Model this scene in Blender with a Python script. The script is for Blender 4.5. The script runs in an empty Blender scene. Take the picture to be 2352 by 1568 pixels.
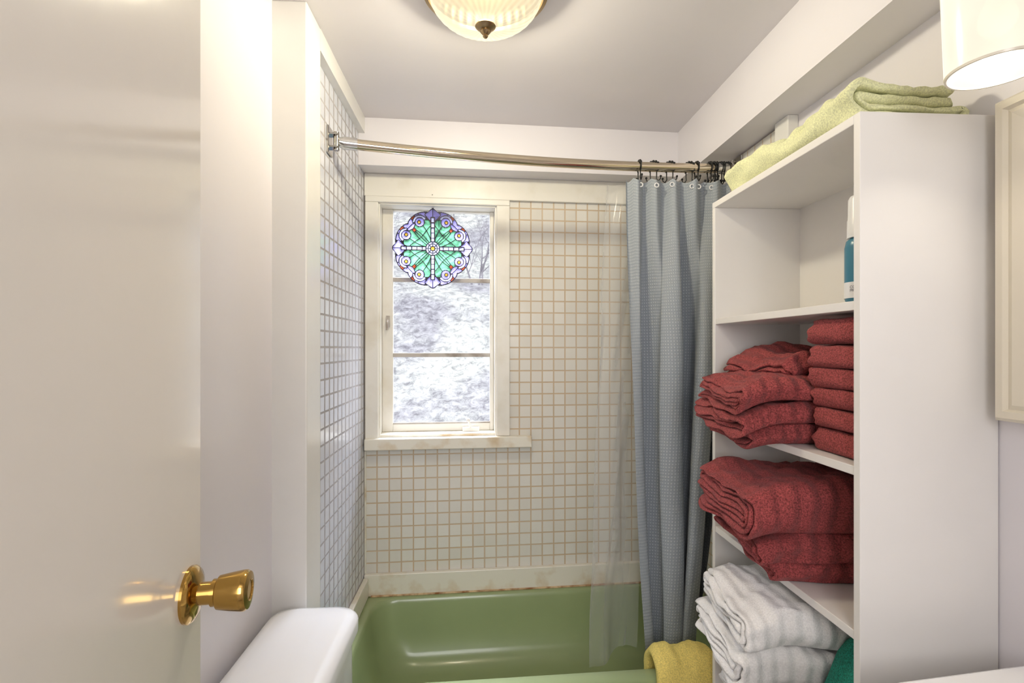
import bpy, bmesh, math, random
import numpy as np
from mathutils import Vector, Matrix, noise
S = bpy.context.scene
C = S.collection
S.view_settings.view_transform = 'Standard'
PI = math.pi
V = Vector
# ------------------------------------------------------------------ camera
F = 1200.0; TH = math.radians(3.5); CZ = 1.40
cam = bpy.data.cameras.new('camera'); camo = bpy.data.objects.new('camera', cam); C.objects.link(camo)
camo.location = (0, 0, CZ); camo.rotation_euler = (PI/2, 0, -TH)
cam.sensor_width = 36; cam.lens = F/2352*36; cam.shift_y = 16/2352; cam.clip_start = .01
S.camera = camo
def ray(px, py):
    u = (px-1176)/F; v = (800-py)/F
    return V((math.sin(TH)+u*math.cos(TH), math.cos(TH)-u*math.sin(TH), v))
# back wall frame
PHI = math.radians(3.0); BO = V((-.499, 2.3, 0))
BM = Matrix.Translation(BO) @ Matrix.Rotation(PHI, 4, 'Z')
def LB(px, py, b=0):
    d = ray(px, py); n = V((-math.sin(PHI), math.cos(PHI), 0)); c = V((0, 0, CZ))
    s = (b-(c-BO).dot(n))/d.dot(n)
    l = BM.inverted() @ (c+d*s)
    return l.x, l.z
# ------------------------------------------------------------------ materials
def nodes(name):
    m = bpy.data.materials.new(name); m.use_nodes = True
    nt = m.node_tree; return m, nt, nt.nodes, nt.links, nt.nodes['Principled BSDF']
def mat(name, col, rough=.5, metal=0, var=.06, vs=6, bump=0, bs=60, coat=0, spec=None, bd=.002, col2=None, lo=.3, hi=.55):
    m, nt, N, L, P = nodes(name)
    tc = N.new('ShaderNodeTexCoord')
    no = N.new('ShaderNodeTexNoise'); no.inputs['Scale'].default_value = vs; no.inputs['Detail'].default_value = 4
    L.new(tc.outputs['Object'], no.inputs['Vector'])
    mx = N.new('ShaderNodeMix'); mx.data_type = 'RGBA'
    mx.inputs[6].default_value = (*[c*(1-var) for c in (col2 or col)], 1); mx.inputs[7].default_value = (*[min(1, c*(1+var)) for c in col], 1)
    if col2:
        rp = N.new('ShaderNodeValToRGB'); rp.color_ramp.elements[0].position = lo; rp.color_ramp.elements[1].position = hi
        L.new(no.outputs['Fac'], rp.inputs['Fac']); L.new(rp.outputs['Color'], mx.inputs[0])
    else: L.new(no.outputs['Fac'], mx.inputs[0])
    L.new(mx.outputs[2], P.inputs['Base Color'])
    P.inputs['Roughness'].default_value = rough; P.inputs['Metallic'].default_value = metal
    if coat: P.inputs['Coat Weight'].default_value = coat; P.inputs['Coat Roughness'].default_value = .08
    if bump:
        n2 = N.new('ShaderNodeTexNoise'); n2.inputs['Scale'].default_value = bs; n2.inputs['Detail'].default_value = 3
        L.new(tc.outputs['Object'], n2.inputs['Vector'])
        b = N.new('ShaderNodeBump'); b.inputs['Strength'].default_value = bump; b.inputs['Distance'].default_value = bd
        L.new(n2.outputs['Fac'], b.inputs['Height']); L.new(b.outputs['Normal'], P.inputs['Normal'])
    return m
def tile_mat(name, c1, c2, g1, g2, rough=.22, mortar=.0026, bw=.052, wav=.3):
    m, nt, N, L, P = nodes(name)
    uv = N.new('ShaderNodeUVMap')
    br = N.new('ShaderNodeTexBrick'); br.offset = 0; br.squash = 1; br.inputs['Scale'].default_value = 1
    br.inputs['Brick Width'].default_value = bw; br.inputs['Row Height'].default_value = .052
    br.inputs['Mortar Size'].default_value = mortar; br.inputs['Mortar Smooth'].default_value = .25; br.inputs['Bias'].default_value = 0
    br.inputs['Color1'].default_value = (*c1, 1); br.inputs['Color2'].default_value = (*c2, 1)
    L.new(uv.outputs['UV'], br.inputs['Vector'])
    no = N.new('ShaderNodeTexNoise'); no.inputs['Scale'].default_value = 3.2; no.inputs['Detail'].default_value = 5
    L.new(uv.outputs['UV'], no.inputs['Vector'])
    rp = N.new('ShaderNodeValToRGB'); rp.color_ramp.elements[0].position = .38; rp.color_ramp.elements[1].position = .64
    rp.color_ramp.elements[0].color = (*g1, 1); rp.color_ramp.elements[1].color = (*g2, 1)
    L.new(no.outputs['Fac'], rp.inputs['Fac']); L.new(rp.outputs['Color'], br.inputs['Mortar'])
    L.new(br.outputs['Color'], P.inputs['Base Color'])
    rr = N.new('ShaderNodeMapRange'); rr.inputs['To Min'].default_value = rough; rr.inputs['To Max'].default_value = .8
    L.new(br.outputs['Fac'], rr.inputs['Value']); L.new(rr.outputs['Result'], P.inputs['Roughness'])
    b = N.new('ShaderNodeBump'); b.invert = True; b.inputs['Strength'].default_value = .6; b.inputs['Distance'].default_value = .002
    L.new(br.outputs['Fac'], b.inputs['Height'])
    n3 = N.new('ShaderNodeTexNoise'); n3.inputs['Scale'].default_value = 14; L.new(uv.outputs['UV'], n3.inputs['Vector'])
    b3 = N.new('ShaderNodeBump'); b3.inputs['Strength'].default_value = wav; b3.inputs['Distance'].default_value = .004
    L.new(n3.outputs['Fac'], b3.inputs['Height']); L.new(b.outputs['Normal'], b3.inputs['Normal']); L.new(b3.outputs['Normal'], P.inputs['Normal'])
    return m
def terry(name, col, rib=0, ribs=.55, lo=.5, hi=1.45, sheen=.3):
    m, nt, N, L, P = nodes(name)
    tc = N.new('ShaderNodeTexCoord')
    no = N.new('ShaderNodeTexNoise'); no.inputs['Scale'].default_value = 300; no.inputs['Detail'].default_value = 2
    L.new(tc.outputs['Object'], no.inputs['Vector'])
    rp = N.new('ShaderNodeValToRGB'); rp.color_ramp.elements[0].position = .32; rp.color_ramp.elements[1].position = .68
    rp.color_ramp.elements[0].color = (*[c*lo for c in col], 1); rp.color_ramp.elements[1].color = (*[min(1, c*hi) for c in col], 1)
    L.new(no.outputs['Fac'], rp.inputs['Fac']); L.new(rp.outputs['Color'], P.inputs['Base Color'])
    P.inputs['Roughness'].default_value = .95; P.inputs['Sheen Weight'].default_value = sheen; P.inputs['Sheen Roughness'].default_value = .4
    P.inputs['Sheen Tint'].default_value = (*[min(1, c*1.4+.10) for c in col], 1)
    b = N.new('ShaderNodeBump'); b.inputs['Strength'].default_value = .8 if lo < .7 else .45; b.inputs['Distance'].default_value = .003
    L.new(no.outputs['Fac'], b.inputs['Height'])
    if rib:
        w = N.new('ShaderNodeTexWave'); w.bands_direction = 'X'; w.inputs['Scale'].default_value = rib; w.inputs['Distortion'].default_value = 2.2
        w.inputs['Detail'].default_value = 1; w.inputs['Detail Scale'].default_value = .6
        L.new(tc.outputs['Object'], w.inputs['Vector'])
        b2 = N.new('ShaderNodeBump'); b2.inputs['Strength'].default_value = ribs; b2.inputs['Distance'].default_value = .010
        L.new(w.outputs['Fac'], b2.inputs['Height']); L.new(b.outputs['Normal'], b2.inputs['Normal']); L.new(b2.outputs['Normal'], P.inputs['Normal'])
    else: L.new(b.outputs['Normal'], P.inputs['Normal'])
    return m
def lit_glass(name, col, strength, transp, base=.25, ribs=0):
    m, nt, N, L, P = nodes(name)
    N.remove(P); out = N['Material Output']
    tr = N.new('ShaderNodeBsdfTransparent'); em = N.new('ShaderNodeEmission'); gl = N.new('ShaderNodeBsdfPrincipled')
    tr.inputs['Color'].default_value = (*col, 1)
    gl.inputs['Base Color'].default_value = (*[c*base for c in col], 1); gl.inputs['Roughness'].default_value = .2
    no = N.new('ShaderNodeTexNoise'); no.inputs['Scale'].default_value = 9
    tc = N.new('ShaderNodeTexCoord'); L.new(tc.outputs['Object'], no.inputs['Vector'])
    mr = N.new('ShaderNodeMapRange'); mr.inputs['To Min'].default_value = strength*.85; mr.inputs['To Max'].default_value = strength*1.15
    L.new(no.outputs['Fac'], mr.inputs['Value']); last = mr.outputs['Result']
    if ribs:  # rib shading put into the glow strength as radial stripes
        g = N.new('ShaderNodeTexGradient'); g.gradient_type = 'RADIAL'; L.new(tc.outputs['Object'], g.inputs['Vector'])
        a = N.new('ShaderNodeMath'); a.operation = 'MULTIPLY'; a.inputs[1].default_value = 2*PI*ribs; L.new(g.outputs['Fac'], a.inputs[0])
        s = N.new('ShaderNodeMath'); s.operation = 'SINE'; L.new(a.outputs[0], s.inputs[0])
        k = N.new('ShaderNodeMath'); k.operation = 'MULTIPLY_ADD'; k.inputs[1].default_value = .08; k.inputs[2].default_value = .97; L.new(s.outputs[0], k.inputs[0])
        q = N.new('ShaderNodeMath'); q.operation = 'MULTIPLY'; L.new(last, q.inputs[0]); L.new(k.outputs[0], q.inputs[1]); last = q.outputs[0]
    L.new(last, em.inputs['Strength'])
    em.inputs['Color'].default_value = (*col, 1)
    ad = N.new('ShaderNodeAddShader'); L.new(em.outputs[0], ad.inputs[0]); L.new(gl.outputs[0], ad.inputs[1])
    mx = N.new('ShaderNodeMixShader'); mx.inputs[0].default_value = transp
    L.new(ad.outputs[0], mx.inputs[1]); L.new(tr.outputs[0], mx.inputs[2]); L.new(mx.outputs[0], out.inputs['Surface'])
    return m
def stained(name, col, var=.25, vs=22):
    m, nt, N, L, P = nodes(name)
    out = N['Material Output']
    tc = N.new('ShaderNodeTexCoord'); no = N.new('ShaderNodeTexNoise'); no.inputs['Scale'].default_value = vs; no.inputs['Detail'].default_value = 4
    no.inputs['Distortion'].default_value = 1.2
    L.new(tc.outputs['Object'], no.inputs['Vector'])
    rp = N.new('ShaderNodeValToRGB'); rp.color_ramp.elements[0].position = .35; rp.color_ramp.elements[1].position = .65
    rp.color_ramp.elements[0].color = (*[c*(1-var) for c in col], 1); rp.color_ramp.elements[1].color = (*[min(1, c*(1+var)+.08*var) for c in col], 1)
    L.new(no.outputs['Fac'], rp.inputs['Fac']); L.new(rp.outputs['Color'], P.inputs['Base Color'])
    P.inputs['Roughness'].default_value = .12
    t = N.new('ShaderNodeBsdfTranslucent'); L.new(rp.outputs['Color'], t.inputs['Color'])
    tr = N.new('ShaderNodeBsdfTransparent'); L.new(rp.outputs['Color'], tr.inputs['Color'])
    m2 = N.new('ShaderNodeMixShader'); m2.inputs[0].default_value = .3
    L.new(t.outputs[0], m2.inputs[1]); L.new(tr.outputs[0], m2.inputs[2])
    mx = N.new('ShaderNodeMixShader'); mx.inputs[0].default_value = .8
    L.new(P.outputs[0], mx.inputs[1]); L.new(m2.outputs[0], mx.inputs[2]); L.new(mx.outputs[0], out.inputs['Surface'])
    return m
def clear_film(name, amt, col=(1, 1, 1), rough=.12, white=.1):
    m, nt, N, L, P = nodes(name)
    out = N['Material Output']
    tr = N.new('ShaderNodeBsdfTransparent'); tr.inputs['Color'].default_value = (*col, 1)
    P.inputs['Base Color'].default_value = (.9, .9, .9, 1); P.inputs['Roughness'].default_value = rough
    fr = N.new('ShaderNodeLayerWeight'); fr.inputs['Blend'].default_value = .3
    no = N.new('ShaderNodeTexNoise'); no.inputs['Scale'].default_value = 5
    tc = N.new('ShaderNodeTexCoord'); L.new(tc.outputs['Object'], no.inputs['Vector'])
    mr = N.new('ShaderNodeMapRange'); mr.inputs['To Min'].default_value = white*.5; mr.inputs['To Max'].default_value = white*1.5
    L.new(no.outputs['Fac'], mr.inputs['Value'])
    ma = N.new('ShaderNodeMath'); ma.operation = 'MULTIPLY_ADD'; ma.inputs[1].default_value = amt
    L.new(fr.outputs['Facing'], ma.inputs[0]); L.new(mr.outputs['Result'], ma.inputs[2])
    mx = N.new('ShaderNodeMixShader'); L.new(ma.outputs[0], mx.inputs[0]); L.new(tr.outputs[0], mx.inputs[1]); L.new(P.outputs[0], mx.inputs[2])
    L.new(mx.outputs[0], out.inputs['Surface'])
    return m
M = {}
M['wall'] = mat('painted_wall', (.78, .75, .775), .33, var=.03, vs=2, bump=.12, bs=35)
M['ceiling'] = mat('painted_ceiling', (.78, .745, .755), .5, var=.05, vs=2.5, bump=.15, bs=12)
M['white'] = mat('white_trim_paint', (.80, .78, .74), .3, var=.04, vs=8, bump=.15, bs=40)
M['oldwhite'] = mat('aged_cream_paint', (.80, .77, .70), .35, var=.03, vs=7, bump=.3, bs=30, col2=(.74, .69, .58), lo=.25, hi=.5)
M['stainedwood'] = mat('water_stained_paint', (.80, .76, .66), .35, var=.03, vs=8, bump=.3, bs=30, col2=(.62, .45, .24), lo=.25, hi=.46)
M['rust'] = mat('rusty_caulk', (.60, .44, .26), .7, var=.1, vs=25, bump=.6, bs=60, col2=(.30, .13, .04), lo=.35, hi=.6)
M['frame'] = mat('cream_frame_paint', (.72, .66, .54), .35, var=.04, vs=9, bump=.2, bs=30)
M['goldedge'] = mat('gold_brown_edge', (.42, .27, .11), .4, var=.15, vs=20)
M['weathered'] = mat('weathered_sash_paint', (.47, .43, .39), .5, var=.1, vs=14, bump=.3, bs=30, col2=(.27, .22, .18))
M['shelf'] = mat('shelf_paint', (.80, .775, .745), .38, var=.04, vs=5, bump=.15, bs=30)
M['door'] = mat('door_gloss_paint', (.78, .735, .67), .15, var=.04, vs=3, bump=.25, bs=9, coat=.8, bd=.003)
M['floor'] = mat('floor_vinyl', (.42, .38, .34), .4, var=.15, vs=10)
M['porcelain'] = mat('white_porcelain', (.90, .90, .91), .08, var=.01, coat=.6)
M['green'] = mat('sage_green_enamel', (.30, .365, .18), .25, var=.10, vs=4, coat=.2)
M['chrome'] = mat('chrome', (.75, .74, .72), .12, 1, var=.02)
M['oldchrome'] = mat('aged_chrome', (.42, .40, .37), .16, 1, var=.1, vs=30)
M['nickel'] = mat('brushed_nickel', (.70, .61, .47), .10, 1, var=.02)
M['brass'] = mat('polished_brass', (.50, .31, .085), .12, 1, var=.06)
M['bronze'] = mat('antique_bronze', (.40, .29, .16), .28, 1, var=.15, vs=20)
M['black'] = mat('black_metal', (.012, .012, .012), .35, .3, var=.2)
M['lead'] = mat('dark_lead', (.02, .017, .028), .4, .6, var=.2)
M['red'] = terry('dark_red_terry', (.31, .058, .057), 9, 1)
M['redplain'] = terry('dark_red_plush', (.30, .055, .055), 7, .9)
M['whitet'] = terry('white_terry', (.86, .84, .82), 9, .5, .9, 1.06, .15)
M['lime'] = terry('pale_green_terry', (.74, .75, .45), lo=.78, hi=1.12, sheen=.15)
M['yellow'] = terry('yellow_terry', (.80, .64, .18), lo=.75, hi=1.15)
M['teal'] = terry('teal_terry', (.01, .22, .15))
M['tile'] = tile_mat('back_tiles', (.72, .69, .625), (.775, .75, .69), (.60, .46, .31), (.63, .50, .36), .2, .0032)
M['tileleft'] = tile_mat('side_tiles', (.66, .68, .75), (.71, .725, .79), (.40, .375, .375), (.46, .435, .44), .16, .0036, .026, .06)
M['glass'] = clear_film('window_glass', .12, rough=.02, white=.02)
M['film'] = clear_film('clear_vinyl', .62, (.97, .97, .96), .1, .13)
M['mirror'] = mat('mirror_glass', (.9, .9, .9), .02, 1, var=.0)
M['bulbglass'] = lit_glass('lit_ribbed_glass', (1, .94, .72), .80, .25, .015, 36)
M['shade'] = lit_glass('lit_white_shade', (1, .93, .77), .98, .10, .06)
M['bulb'] = lit_glass('lit_bulb', (1, .95, .85), 3, .3)
M['bottle'] = mat('teal_plastic', (.03, .18, .27), .3, var=.05)
M['plastic'] = mat('white_plastic', (.8, .8, .8), .3, var=.02)
M['rim'] = mat('glass_rim', (.78, .72, .60), .2, var=.03)
M['ink'] = mat('dark_ink', (.03, .03, .06), .5, var=.05)
M['bark'] = mat('frosty_bark', (.30, .285, .32), .9, var=.4, vs=12)
# curtain
def curtain_mat():
    m, nt, N, L, P = nodes('waffle_fabric')
    uv = N.new('ShaderNodeUVMap'); sp = N.new('ShaderNodeSeparateXYZ'); L.new(uv.outputs['UV'], sp.inputs[0])
    ss = []
    for k in (0, 1):
        a = N.new('ShaderNodeMath'); a.operation = 'MULTIPLY'; a.inputs[1].default_value = 2*PI/.0115; L.new(sp.outputs[k], a.inputs[0])
        b = N.new('ShaderNodeMath'); b.operation = 'SINE'; L.new(a.outputs[0], b.inputs[0]); ss.append(b)
    mi = N.new('ShaderNodeMath'); mi.operation = 'MINIMUM'; L.new(ss[0].outputs[0], mi.inputs[0]); L.new(ss[1].outputs[0], mi.inputs[1])
    rp = N.new('ShaderNodeValToRGB'); rp.color_ramp.elements[0].position = .2; rp.color_ramp.elements[1].position = .7
    rp.color_ramp.elements[0].color = (.30, .335, .37, 1); rp.color_ramp.elements[1].color = (.49, .515, .54, 1)
    L.new(mi.outputs[0], rp.inputs['Fac']); L.new(rp.outputs['Color'], P.inputs['Base Color'])
    P.inputs['Roughness'].default_value = .6; P.inputs['Sheen Weight'].default_value = .1
    b = N.new('ShaderNodeBump'); b.inputs['Strength'].default_value = .3; b.inputs['Distance'].default_value = .002
    L.new(mi.outputs[0], b.inputs['Height']); L.new(b.outputs['Normal'], P.inputs['Normal'])
    return m
M['curtain'] = curtain_mat()
def hill_mat():
    m, nt, N, L, P = nodes('leaf_litter_hillside')
    tc = N.new('ShaderNodeTexCoord')
    a = N.new('ShaderNodeTexNoise'); a.inputs['Scale'].default_value = 12; a.inputs['Detail'].default_value = 9; a.inputs['Roughness'].default_value = .8
    a.inputs['Distortion'].default_value = .5
    b = N.new('ShaderNodeTexNoise'); b.inputs['Scale'].default_value = 1.6; b.inputs['Detail'].default_value = 5
    L.new(tc.outputs['Object'], a.inputs['Vector']); L.new(tc.outputs['Object'], b.inputs['Vector'])
    ra = N.new('ShaderNodeValToRGB'); ra.color_ramp.elements[0].position = .37; ra.color_ramp.elements[1].position = .62
    ra.color_ramp.elements[0].color = (.29, .285, .31, 1); ra.color_ramp.elements[1].color = (.95, .95, .95, 1)
    L.new(a.outputs['Fac'], ra.inputs['Fac'])
    rb = N.new('ShaderNodeValToRGB'); rb.color_ramp.elements[0].position = .38; rb.color_ramp.elements[1].position = .60
    rb.color_ramp.elements[0].color = (.56, .56, .60, 1); rb.color_ramp.elements[1].color = (.92, .96, .89, 1)
    L.new(b.outputs['Fac'], rb.inputs['Fac'])
    mx = N.new('ShaderNodeMix'); mx.data_type = 'RGBA'; mx.blend_type = 'MULTIPLY'; mx.inputs[0].default_value = 1
    L.new(ra.outputs['Color'], mx.inputs[6]); L.new(rb.outputs['Color'], mx.inputs[7]); L.new(mx.outputs[2], P.inputs['Base Color'])
    P.inputs['Roughness'].default_value = .95
    return m
M['hill'] = hill_mat()
# ------------------------------------------------------------------ mesh helpers
def nb(): return bmesh.new()
def box(bm, x0, x1, y0, y1, z0, z1):
    vs = [bm.verts.new(p) for p in ((x0, y0, z0), (x1, y0, z0), (x1, y1, z0), (x0, y1, z0), (x0, y0, z1), (x1, y0, z1), (x1, y1, z1), (x0, y1, z1))]
    for f in ((0, 3, 2, 1), (4, 5, 6, 7), (0, 1, 5, 4), (1, 2, 6, 5), (2, 3, 7, 6), (3, 0, 4, 7)): bm.faces.new([vs[i] for i in f])
    return bm
def prism(bm, pts, z0, z1):
    a = [bm.verts.new((x, y, z0)) for x, y in pts]; b = [bm.verts.new((x, y, z1)) for x, y in pts]; n = len(pts)
    bm.faces.new(a[::-1]); bm.faces.new(b)
    for i in range(n): bm.faces.new((a[i], a[(i+1) % n], b[(i+1) % n], b[i]))
    return bm
def loft(bm, rings, cap0=True, cap1=True):
    R = [[bm.verts.new(p) for p in r] for r in rings]; n = len(R[0])
    for a, b in zip(R, R[1:]):
        for i in range(n): bm.faces.new((a[i], a[(i+1) % n], b[(i+1) % n], b[i]))
    if cap0: bm.faces.new(R[0][::-1])
    if cap1: bm.faces.new(R[-1])
    return bm
def lathe(bm, prof, xf=None, n=40, mod=None):
    """prof of (r, h) about local Z"""
    xf = xf or Matrix(); R = []
    for r, h in prof:
        if r < 1e-5: R.append([bm.verts.new(xf @ V((0, 0, h)))])
        else: R.append([bm.verts.new(xf @ V((r*(mod(2*PI*i/n) if mod else 1)*math.cos(2*PI*i/n), r*(mod(2*PI*i/n) if mod else 1)*math.sin(2*PI*i/n), h))) for i in range(n)])
    for a, b in zip(R, R[1:]):
        for i in range(n):
            j = (i+1) % n
            if len(a) == 1 and len(b) == 1: continue
            if len(a) == 1: bm.faces.new((a[0], b[j], b[i]))
            elif len(b) == 1: bm.faces.new((a[i], a[j], b[0]))
            else: bm.faces.new((a[i], a[j], b[j], b[i]))
    return bm
def tube(bm, pts, r, n=10, closed=False, caps=True):
    pts = [V(p) for p in pts]; R = []; N_ = len(pts); up = None
    for i, p in enumerate(pts):
        if closed: t = pts[(i+1) % N_]-pts[i-1]
        else: t = pts[min(i+1, N_-1)]-pts[max(i-1, 0)]
        t.normalize()
        if up is None: up = V((0, 0, 1)) if abs(t.z) < .9 else V((1, 0, 0))
        a = t.cross(up)
        if a.length < 1e-4: a = t.cross(V((.3, .8, .1)))
        a.normalize(); b = a.cross(t).normalized(); up = b
        rr = r(i/(N_-1)) if callable(r) else r
        R.append([bm.verts.new(p+(a*math.cos(2*PI*k/n)+b*math.sin(2*PI*k/n))*rr) for k in range(n)])
    for a, b in zip(R, R[1:]+([R[0]] if closed else [])):
        for i in range(n): bm.faces.new((a[i], a[(i+1) % n], b[(i+1) % n], b[i]))
    if caps and not closed: bm.faces.new(R[0][::-1]); bm.faces.new(R[-1])
    return bm
def ball(bm, p, r, seg=10):
    bmesh.ops.create_uvsphere(bm, u_segments=seg, v_segments=max(6, seg//2+1), radius=r, matrix=Matrix.Translation(p)); return bm
def rquad(cs, r, n=6):
    out = []; m = len(cs)
    for i in range(m):
        P = V(cs[i]); a = (V(cs[i-1])-P).normalized(); b = (V(cs[(i+1) % m])-P).normalized()
        s = P+a*r; e = P+b*r
        for k in range(n+1):
            t = k/n; out.append(s*(1-t)**2+P*2*t*(1-t)+e*t*t)
    return out
def ringz(cs, r, z, n=6): return [(p.x, p.y, z) for p in rquad(cs, r, n)]
W = {}
def planar_uv(bm, i, j, su=1):
    l = bm.loops.layers.uv.new('UVMap')
    for f in bm.faces:
        for lp in f.loops: lp[l].uv = (lp.vert.co[i]*su, lp.vert.co[j])
def obj(name, bm, m, parent=None, xf=None, keep=False, smooth=False, bevel=0, recalc=True):
    if xf is not None: bm.transform(xf)
    if recalc: bmesh.ops.recalc_face_normals(bm, faces=bm.faces)
    me = bpy.data.meshes.new(name); bm.to_mesh(me); bm.free()
    me.materials.append(M[m] if isinstance(m, str) else m)
    o = bpy.data.objects.new(name, me); C.objects.link(o)
    if parent is not None:
        me.transform(W[parent].inverted()); o.parent = parent; W[o] = W[parent]
    elif keep: W[o] = Matrix()
    else:
        co = [v.co for v in me.vertices]
        b = V(((min(c.x for c in co)+max(c.x for c in co))/2, (min(c.y for c in co)+max(c.y for c in co))/2, min(c.z for c in co)))
        me.transform(Matrix.Translation(-b)); o.location = b; W[o] = Matrix.Translation(b)
    if smooth:
        for p in me.polygons: p.use_smooth = True
        if smooth != True: me.set_sharp_from_angle(angle=math.radians(smooth))
    if bevel:
        md = o.modifiers.new('bevel', 'BEVEL'); md.width = bevel; md.segments = 2
    return o
def empty(name, loc):
    o = bpy.data.objects.new(name, None); C.objects.link(o); o.location = loc; o.empty_display_size = .05
    W[o] = Matrix.Translation(V(loc)); return o
def tag(o, label=None, cat=None, group=None, kind=None):
    for k, v in (('label', label), ('category', cat), ('group', group), ('kind', kind)):
        if v: o[k] = v
    return o
def struct(name, bm, m, **k):
    o = obj(name, bm, m, keep=True, **k); o['kind'] = 'structure'; return o
# ------------------------------------------------------------------ room shell
XL, XA, XC, XR, ZC = -.566, -.499, -.473, 1.0, 2.35
struct('floor', box(nb(), -.7, 1.12, -1.3, 2.55, -.1, 0), 'floor')
struct('ceiling', box(nb(), -.7, 1.12, -1.3, 2.55, ZC, ZC+.12), 'ceiling')
struct('wall_left', box(nb(), XL-.12, XL, -1.3, 1.5, 0, ZC), 'wall')
b = box(nb(), XA-.12, XA, 1.5, 2.45, 0, ZC); planar_uv(b, 1, 2, .5); struct('wall_alcove', b, 'tileleft')
struct('wall_column', box(nb(), XL-.05, XC, 1.461, 1.585, 0, ZC), 'white', bevel=.004)
struct('trim_1', box(nb(), XA, XC, 1.585, 2.30, 2.285, ZC), 'white')
struct('wall_right', box(nb(), XR, XR+.12, -1.3, 2.55, 0, ZC), 'wall')
b = box(nb(), .985, XR, 1.66, 2.38, .30, 2.13); planar_uv(b, 1, 2); struct('wall_alcove_right', b, 'tile')
struct('trim_2', box(nb(), .87, XR, -.12, 2.40, 2.135, ZC), 'wall')                       # boxed beam along the right wall
struct('trim_3', box(nb(), .965, XR, 1.585, 1.66, 0.0, 2.135), 'white', bevel=.003)        # casing where the alcove starts
b = nb(); box(b, XL, -.25, -.22, -.12, 0, ZC); box(b, .53, XR, -.22, -.12, 0, ZC); box(b, -.25, .53, -.22, -.12, 2.06, ZC)
struct('wall_front', b, 'wall')
struct('wall_hall', box(nb(), -.7, 1.12, -1.35, -1.25, 0, ZC), 'wall')
# back wall with the window opening
aL, zT = LB(870, 470); aR, zB = LB(1140, 1000); zT = LB(1000, 470)[1]; zB = LB(1000, 1002)[1]
b = nb(); TW = .13
box(b, -.12, aL, 0, TW, 0, ZC); box(b, aR, 1.62, 0, TW, 0, ZC); box(b, aL, aR, 0, TW, 0, zB); box(b, aL, aR, 0, TW, zT, ZC)
planar_uv(b, 0, 2); struct('wall_back', b, 'tile', xf=BM)
struct('trim_4', box(nb(), -.02, 1.50, -.12, 0, 2.155, ZC), 'wall', xf=BM)                 # boxed header
zh = LB(1000, 457)[1]
struct('trim_5', box(nb(), .0, 1.50, -.018, 0, zh, 2.155), 'oldwhite', xf=BM, bevel=.003)
struct('trim_6', box(nb(), .0, 1.50, -.024, 0, .333, LB(1000, 1308)[1]), 'stainedwood', xf=BM, bevel=.004)
struct('trim_7', box(nb(), XA, XA+.022, 1.63, 2.275, .333, .415), 'stainedwood', bevel=.004)
b = tube(nb(), [(.03, -.026, .335), (.75, -.026, .3345), (1.46, -.026, .335)], .0045, 8); struct('trim_8', b, 'rust', xf=BM)      # caulk at the tub joint
b = tube(nb(), [(.003, -.003, .42), (.003, -.003, LB(845, 1035)[1])], .0045, 8); struct('trim_9', b, 'stainedwood', xf=BM)
# ------------------------------------------------------------------ window
b = nb(); cl = .0; cr = LB(1170, 700)[0]
jb = .105
box(b, aL, aL+.006, -.005, jb, zB, zT); box(b, aR-.006, aR, -.005, jb, zB, zT); box(b, aL, aR, -.005, jb, zT-.006, zT)
win = struct('window_1', b, 'oldwhite', xf=BM)
b = nb(); box(b, cl+.004, aL, -.02, 0, zB-.03, zT); box(b, aR, cr, -.02, 0, zB, zT); box(b, cl+.004, cr, -.021, 0, zT, zh)
obj('casing', b, 'oldwhite', win, xf=BM, bevel=.003)
b = nb(); sr = LB(1222, 1010, -.045)[0]
box(b, .004, sr, -.045, 0, LB(1000, 1032, -.045)[1], LB(1000, 1006, -.045)[1])
box(b, aL, aR, 0, jb, zB-.002, zB+.012)
obj('sill', b, 'stainedwood', win, xf=BM, bevel=.004)
gL, gT = LB(903, 487, .08); gR, gB = LB(1125, 974, .08); gT = LB(1000, 487, .08)[1]; gB = LB(1000, 972, .08)[1]
b = nb(); s0, s1 = .075, .105; e = .006
box(b, aL+e, gL, s0, s1, zB+.012, zT-e); box(b, gR, aR-e, s0, s1, zB+.012, zT-e); box(b, gL, gR, s0, s1, gT, zT-e); box(b, gL, gR, s0, s1, zB+.012, gB)
sash = obj('sash', b, 'oldwhite', win, xf=BM, bevel=.003)
for y in (643, 815):
    z = LB(1000, y, .08)[1]; obj('muntin', box(nb(), gL, gR, .078, .1, z-.0095, z+.0095), 'weathered', sash, xf=BM, bevel=.002)
obj('glazing_edge', box(nb(), gL, gR, .076, .088, gB, gB+.006), 'weathered', sash, xf=BM)
obj('pane', box(nb(), gL, gR, .089, .092, gB, gT), 'glass', win, xf=BM)
b = nb(); ca, cz = LB(1080, 985, .07)
box(b, ca-.035, ca+.04, .045, .075, zB+.012, zB+.030); tube(b, [(ca, .05, zB+.03), (ca-.005, .03, zB+.05), (ca-.01, .03, zB+.065)], .005); ball(b, (ca-.01, .03, zB+.066), .009)
obj('crank_handle', b, 'white', win, xf=BM, smooth=40)
b = nb(); la, lz = LB(890, 735, .06)
box(b, la-.006, la+.010, .06, .075, lz-.03, lz+.02); tube(b, [(la, .06, lz), (la, .045, lz-.01), (la, .045, lz-.045)], .005)
obj('latch', b, 'weathered', win, xf=BM, smooth=40)
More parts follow.
